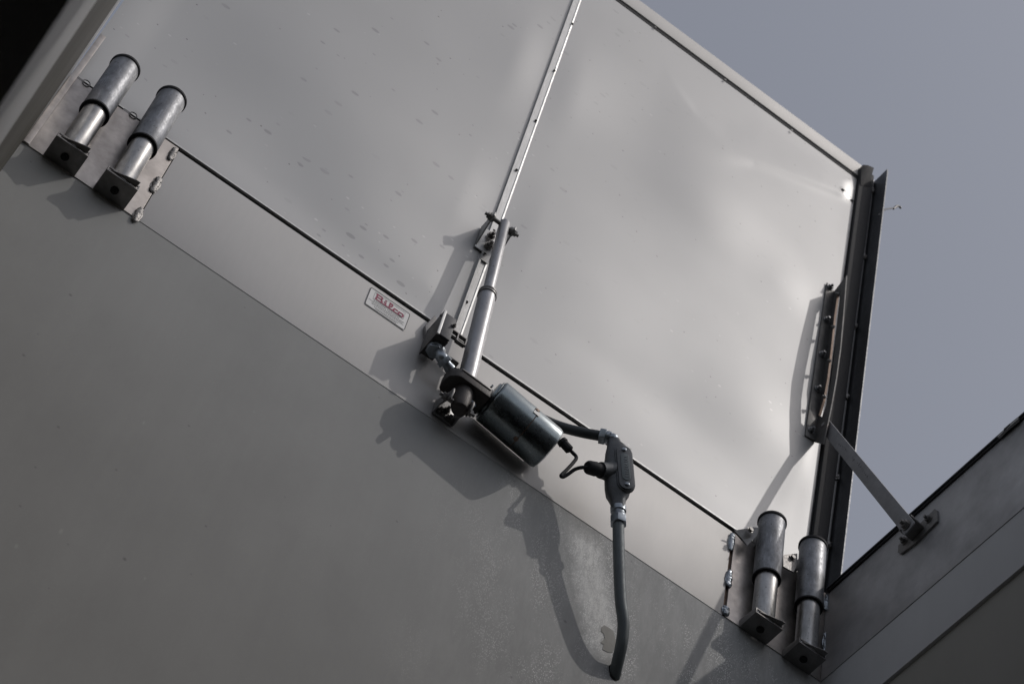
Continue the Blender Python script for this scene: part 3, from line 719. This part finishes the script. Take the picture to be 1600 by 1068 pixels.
l0 = V((x1 - .002, -.073, zt_ - .034))
m = MB()
for a, b in (((.000, 0, .0), (.040, 0, -.002)), ((.040, 0, -.002), (.040, 0, -.026)), ((.040, 0, -.026), (.018, 0, -.026)), ((.018, 0, -.026), (.018, 0, -.002))):
    m.beam(l0 + V(a), l0 + V(b), (0, .010, 0), (.003 if a[0] == b[0] else 0, 0, .003 if a[2] != b[2] or a[0] != b[0] else 0) if True else None)
m.build('lever', M['bracket'], bx)
# welded mounting leg behind the box
m = MB(); m.poly([U(661, 512, -.004), U(676, 496, -.004), U(684, 515, -.004), U(664, 548, -.004)], (0, -.010, 0)); m.build('mounting_plate', M['bracket'], bx, .002)
m = MB(); e0 = V((x0 + .02, -.045, zb_ + .004)); m.cyl(e0, e0 - Z_ * .012, .019, 24, .001); m.build('locknut', M['zinc'], bx)
m = MB(); m.beam(V((x1, -.02, zb_ + .03)), V((x1 + .055, -.02, zb_ + .026)), (0, .02, 0), (0, 0, .004)); m.build('side_arm', M['bracket'], bx)

# conduit run: elbow below the box, hose behind the motor, angled end at the conduit body
el = [e0 - Z_ * .008, U(686.5, 546, -.050), U(688, 553, -.053), U(692, 561, -.054), U(698, 569, -.052), U(703, 576, -.048)]
hp = [U(702, 575, -.049), U(716, 588, -.036), U(740, 603, -.022), U(790, 628, -.019), U(840, 651, -.022), U(872, 665, -.034), U(906, 674.5, -.065), U(940, 681, -.092)]
cr = empty('flexible_conduit', hp[0], 'dark flexible conduit from the switch box passing behind the motor', 'conduit')
m = MB(); m.sweep(catmull(hp, 8), .0120, 20); m.build('hose', M['hose'], cr)
m = MB(); m.sweep(catmull(el, 6), lambda t: .0135 - .002 * t + .0012 * math.sin(t * 14), 20); eb = m.build('elbow_fitting', M['zinc'], cr)
a, b = V(el[1]), (V(el[2]) - V(el[1])).normalized()
m = MB(); m.hexa(e0 - Z_ * .014, -Z_, .0200, .005); m.hexa(V(el[3]), (V(el[4]) - V(el[3])).normalized(), .0180, .012); m.build('hex_nut', M['zinc'], eb, .001)
tdir = (hp[-1] - hp[-2]).normalized()
m = MB(); m.hexa(hp[-1] - tdir * .004, tdir, .0200, .014); m.cyl(hp[-1] + tdir * .010, hp[-1] + tdir * .018, .0145, 24); hn = m.build('hose_nut', M['zinc'], cr, .001)
m = MB(); en = [hp[-1] + tdir * .014, U(953, 682, -.099), U(957, 686, -.103), U(959, 694, -.102)]
m.sweep(catmull(en, 6), lambda t: .0125 + .0018 * math.sin(t * 12), 20); m.build('angle_fitting', M['zinc'], cr)

# ------------------------------------------------------------------ conduit body with cover
T0, T1 = U(959, 690, -.102), U(965.5, 796, -.087)
up = (T0 - T1).normalized(); Lb = (T0 - T1).length
cb = empty('conduit_body', T1, 'cast grey conduit body with an oblong screwed cover above the pipe', 'conduit body')
mid = (T0 + T1) / 2
view = (CP - mid).normalized(); sx = up.cross(view).normalized()
if sx.dot(RW[0]) < 0: sx = -sx
fr = (view - up * view.dot(up)).normalized()
def UP(q, P0, n):
    dd = ray(q); return CP + dd * (n.dot(P0 - CP) / n.dot(dd))
m = MB()
def ring(t, w_l, w_r, d_, n=32):
    out = []
    for i in range(n):
        a = 2 * math.pi * i / n; ca, sa = math.cos(a), math.sin(a)
        wx = (w_r if ca > 0 else w_l) * math.copysign(abs(ca) ** .6, ca); wy = d_ * math.copysign(abs(sa) ** .6, sa)
        out.append(m.bm.verts.new(T1 + up * t + sx * wx + fr * wy))
    return out
prof = [(0, .0150, .0160, .0155), (.10, .0160, .0170, .0165), (.16, .0200, .0190, .0185), (.22, .0250, .0260, .0220), (.30, .0265, .0310, .0235), (.62, .0250, .0320, .0235), (.78, .0210, .0320, .0235), (.88, .0165, .0280, .0215), (.95, .0150, .0170, .0165), (1.0, .0145, .0150, .0150)]
rs = [ring(t * Lb, l_, r2, d_) for t, l_, r2, d_ in prof]
for k in range(len(rs) - 1):
    for i in range(32): m.bm.faces.new((rs[k][i], rs[k][(i + 1) % 32], rs[k + 1][(i + 1) % 32], rs[k + 1][i]))
m.bm.faces.new(rs[0][::-1]); m.bm.faces.new(rs[-1])
body = m.build('housing', M['castbody'], cb, smooth=60)
# cover: oblong, set on the front of the housing, right of its axis
def oblong(c_, u_, s_, hl, hw_, n=9):
    out = []
    for k in range(n): a = math.pi * k / (n - 1); out.append(c_ + u_ * (hl - hw_ + hw_ * math.sin(a)) + s_ * hw_ * math.cos(a))
    for k in range(n): a = math.pi * k / (n - 1); out.append(c_ - u_ * (hl - hw_ + hw_ * math.sin(a)) - s_ * hw_ * math.cos(a))
    return out
nf = (fr + sx * 0.30).normalized(); q0 = UP((973.5, 698), mid + fr * .026, nf); q1 = UP((979.5, 765), mid + fr * .026, nf); cu = (q0 - q1).normalized(); cs = cu.cross(nf).normalized()
fr2 = nf
ccv = (q0 + q1) / 2; hl = (q0 - q1).length / 2 + .001
m = MB(); m.poly(oblong(ccv - fr2 * .010, cu, cs, hl + .002, .0205), fr2 * .011); m.build('cover_flange', M['castbody'], cb, .002)
m = MB(); m.poly(oblong(ccv + fr2 * .0012, cu, cs, hl, .0175), fr2 * .004); cv = m.build('cover', M['zinc'], cb, .002)
cv.data.materials[0] = M['castbody']
m = MB(); m.poly(oblong(ccv + fr2 * .0055, cu, cs, hl * .62, .010), fr2 * .0012); m.build('cover_panel', M['conduit'], cv, .0004)
for k in (-1, 1):
    m = MB(); c_ = ccv + cu * k * (hl - .013) + fr2 * .005; m.lathe(c_, c_ + fr2 * .004, [(0, .0055), (.002, .0055), (.004, .003)], 18); m.build('cover_screw', M['zinc'], cv)
m = MB()
for i in range(9):
    c_ = ccv + cu * (-.030 + .0072 * i) + fr2 * .0069; wv = .003 + .0035 * random.random()
    m.beam(c_ - cs * wv * random.uniform(.4, 1), c_ + cs * wv + cu * random.uniform(-.002, .002), cu * .0014, fr2 * .0008)
    m.beam(c_ + cs * .0055, c_ + cs * .0065 + cu * .004, cs * .0010, fr2 * .0008)
m.build('raised_marks', M['castbody'], cv)
# side hub and cord connector
h0, h1 = U(958, 738, -.095), U(938, 734, -.096)
hd = (h1 - h0).normalized()
m = MB(); m.lathe(h0, h1, [(0, .027), ((h1 - h0).length * .55, .020), ((h1 - h0).length, .0185)], 28); m.build('side_hub', M['castbody'], cb)
k0, k1 = U(941, 735, -.096), U(917, 729, -.096); kl = (k1 - k0).length
m = MB(); m.lathe(k0, k1, [(0, .0175), (kl * .12, .0175), (kl * .14, .0150), (kl * .40, .0150), (kl * .42, .0165), (kl * .90, .0155), (kl, .0125)], 12); m.build('cord_connector', M['rubber'], cb)
m = MB(); m.lathe(U(943, 735, -.0955), U(939, 734, -.096), [(0, .0182), (.003, .0182)], 24); m.build('connector_ring', M['rust'], cb)

# rigid pipe into the wall
pp = [U(966, 800, -.0865), U(966.6, 850, -.077), U(967.8, 895, -.068), U(970.2, 940, -.059), U(973.2, 962, -.055), U(974, 980, -.049), U(971.5, 1003, -.038), U(967, 1025, -.022), U(962, 1046, -.004), U(958, 1062, .012)]
pp = catmull(pp, 7)
rp = empty('rigid_conduit', pp[0], 'grey steel conduit pipe bending down into the painted wall', 'pipe')
m = MB(); m.sweep(pp, .0128, 28); m.build('pipe', M['conduit'], rp, smooth=60)
pd = (pp[4] - pp[0]).normalized()
m = MB(); L0 = U(966, 787, -.089); L1 = U(966.3, 823, -.082); ll = (L1 - L0).length; 
m.lathe(L0, L1, [(0, .0150), (ll * .15, .0150), (ll * .16, .0175), (ll * .34, .0175), (ll * .36, .0150), (ll * .50, .0155), (ll * .52, .0165), (ll * .60, .0165)], 28); ft = m.build('compression_fitting', M['zinc'], rp, smooth=40)
m = MB(); m.hexa(L0 + (L1 - L0) * .58, L1 - L0, .0195, ll * .30, .9); m.build('gland_nut', M['zinc'], ft, .0015)
m = MB(); e_ = U(961, 1047, 0.0008); P = []
for i in range(20):
    a = 2 * math.pi * i / 20; P.append(e_ + X_ * math.cos(a) * (.0155 + .002 * math.sin(3 * a)) + Z_ * (math.sin(a) * (.024 + .002 * math.cos(2 * a)) - .006))
m.poly(P, (0, -.0008, 0)); m.build('wall_hole', M['void'], rp)
m = MB(); P = [U(x, y, .0010) for x, y in ((940, 979), (944, 976), (951, 980), (958, 985), (962, 1000), (960, 1012), (957, 1019), (949, 1018), (941, 1014), (943, 1006), (938, 1003), (945, 997), (943, 989), (939, 986))]
m.poly(P, (0, -.0006, 0)); pt = m.build('putty_patch', M['putty'], origin=P[0]); tag(pt, 'pale putty smear on the grey wall left of the pipe end', 'putty')

# ------------------------------------------------------------------ hold-open track on the lid
def ULp(px, py, off): return UL(px, py, off)
tr = empty('slotted_track', UL(1285, 560), 'slotted steel angle track bolted to the lid near its right edge', 'track')
tl, tf, bl, bf = UL(1291, 442, .002), UL(1304, 457, .002), UL(1257, 681, .002), UL(1274, 691, .002)
m = MB(); m.poly([tl, tf, bf, bl], (0, -.004, 0)); m.build('lid_leg', M['track'], tr, .0008)
# standing leg: stepped outline curved along its outer edge
out = [UL(1323, 434, .060), UL(1322, 480, .062), UL(1317, 530, .080), UL(1315, 580, .066), UL(1306, 630, .066), UL(1297, 668, .062), UL(1290, 694, .052)]
xf = [tf + (bf - tf) * (i / 6) for i in range(7)]
def plane_x(p_, x): return V((x, p_.y, p_.z))
def on_leg(px, py):                         # the standing leg's plane: through tf, bf and the outer edge
    n_ = (bf - tf).cross(out[2] - tf).normalized(); dd = ray((px, py)); t = n_.dot(tf - CP) / n_.dot(dd); return CP + dd * t, n_
nleg = on_leg(1300, 560)[1]
if nleg.x > 0: nleg = -nleg
outl = [on_leg(*q)[0] for q in ((1324, 431), (1319, 495), (1314.5, 545), (1308, 592), (1301, 632), (1295, 662), (1288, 694))]
slot = [on_leg(*q)[0] for q in ((1310.5, 463), (1305.5, 495), (1300.5, 545), (1295, 590), (1288.5, 626), (1281.5, 650))]
slot2 = [on_leg(*q)[0] for q in ((1314, 464), (1310, 500), (1306, 545), (1300.5, 592), (1294, 630), (1286, 652))]
m = MB()
rt = [tf + (bf - tf) * t for t in (0, .10, .28, .47, .66, .81, 1)]
# inner strip root..slot and outer strip slot..edge, plus both ends
def strip(m, a, b, th):
    for i in range(len(a) - 1): m.poly([a[i], a[i + 1], b[i + 1], b[i]], th)
th = nleg * .0035
strip(m, rt[1:], [slot[0]] + slot[1:5] + [slot[5]], th)
strip(m, [slot2[0]] + slot2[1:5] + [slot2[5]], outl[1:], th)
m.poly([rt[0], rt[1], slot[0], slot2[0], outl[1], outl[0]], th)
m.poly([rt[6], slot[5], slot2[5], outl[6]], th)
m.build('standing_leg', M['track'], tr)
m = MB()
strip(m, slot[:], [s_ + (t_ - s_) * .18 for s_, t_ in zip(slot, slot2)], nleg * .006); m.build('slot_liner', M['rust'], tr)
for px, py in ((1297, 449), (1291, 500), (1284, 554), (1277, 608), (1267, 672)):
    m = MB(); c_ = UL(px, py, .0062); m.bolt(c_, (0, -1, -.045), .0080, True, True); m.build('leg_bolt', M['galv'], tr)
for px, py in ((1312, 461), (1306, 513), (1300, 566), (1292, 622)):
    m = MB(); c_, _n = on_leg(px, py); m.bolt(c_ + nleg * .004, nleg, .0055, False, True); m.build('slot_bolt', M['lightsteel'], tr)

# ------------------------------------------------------------------ hold-open arm and its curb bracket
arm0 = on_leg(1288, 664)[0] - nleg * .006; arm1 = UX(1419, 822, -0.035)
arm = empty('support_bar', arm0, 'grey flat bar arm from the lid track down to the right curb', 'arm')
va = (arm1 - arm0).normalized()
wv = va.cross(X_).normalized()
thv = wv.cross(va).normalized()
if thv.x > 0: thv = -thv
e0_, e1_ = arm0 - va * .018, arm1 + va * .016
m = MB(); hwid = .019
pts = []
for k in range(7): a = math.pi * (k / 6) ; pts.append(e1_ + wv * hwid * math.cos(a) * 1.0 + va * .007 * math.sin(a))
for k in range(7): a = math.pi * (k / 6) ; pts.append(e0_ - wv * hwid * .9 * math.cos(a) - va * .007 * math.sin(a))
m.poly(pts, thv * .004); ab = m.build('flat_bar', M['armsteel'], arm, .0006)
m = MB(); m.bolt(arm1 + thv * .0042, thv, .0105, True, True); m.build('pivot_bolt', M['bracket'], arm)
m = MB(); m.bolt(arm0 + thv * .0042, thv, .0070, True, False); m.build('slide_bolt', M['lightsteel'], arm)
rng = random.Random(3)
for t0_, n_ in ((.20, 6), (.36, 2), (.42, 8)):
    m = MB()
    for i in range(n_):
        c_ = arm0 + (arm1 - arm0) * (t0_ + i * .018) + thv * .0041 + wv * rng.uniform(-.002, .002) + wv * (.003 if t0_ > .4 else 0)
        P = [c_ + va * rng.uniform(-.0025, .0025) + wv * rng.uniform(-.0035, .0035) for _ in range(4)]
        m.sweep(catmull(P, 4), .00035, 4)
    m.build('pencil_mark', M['ink'], ab)
cbk = empty('arm_bracket', UX(1435, 828, 0), 'dark bolted bracket holding the flat bar on the shaded right curb', 'bracket')
pl = [UX(1406, 853, -.001), UX(1405, 864, -.001), UX(1410, 866, -.001), UX(1433, 849, -.001), UX(1467, 815, -.001), UX(1466, 798, -.001), UX(1463, 796, -.001)]
m = MB(); m.poly(pl, (-.005, 0, 0)); m.build('wall_leg', M['bracket'], cbk, .0008)
b0, b1 = UX(1425, 843, -.006), UX(1444, 822, -.006)
m = MB(); m.poly([b0, b1, b1 + V((-.040, 0, .012)), arm1 - thv * .001 + (b1 - b0) * .45, arm1 - thv * .001 - (b1 - b0) * .45, b0 + V((-.040, 0, .008))], (0, 0, -.005)); m.build('standing_leg', M['bracket'], cbk, .0008)
for px, py in ((1414, 845), (1452, 811)):
    m = MB(); c_ = UX(px, py, -.006); m.bolt(c_, (-1, 0, 0), .008); m.build('bolt', M['bracket'], cbk)
SC.cycles.max_bounces = 8
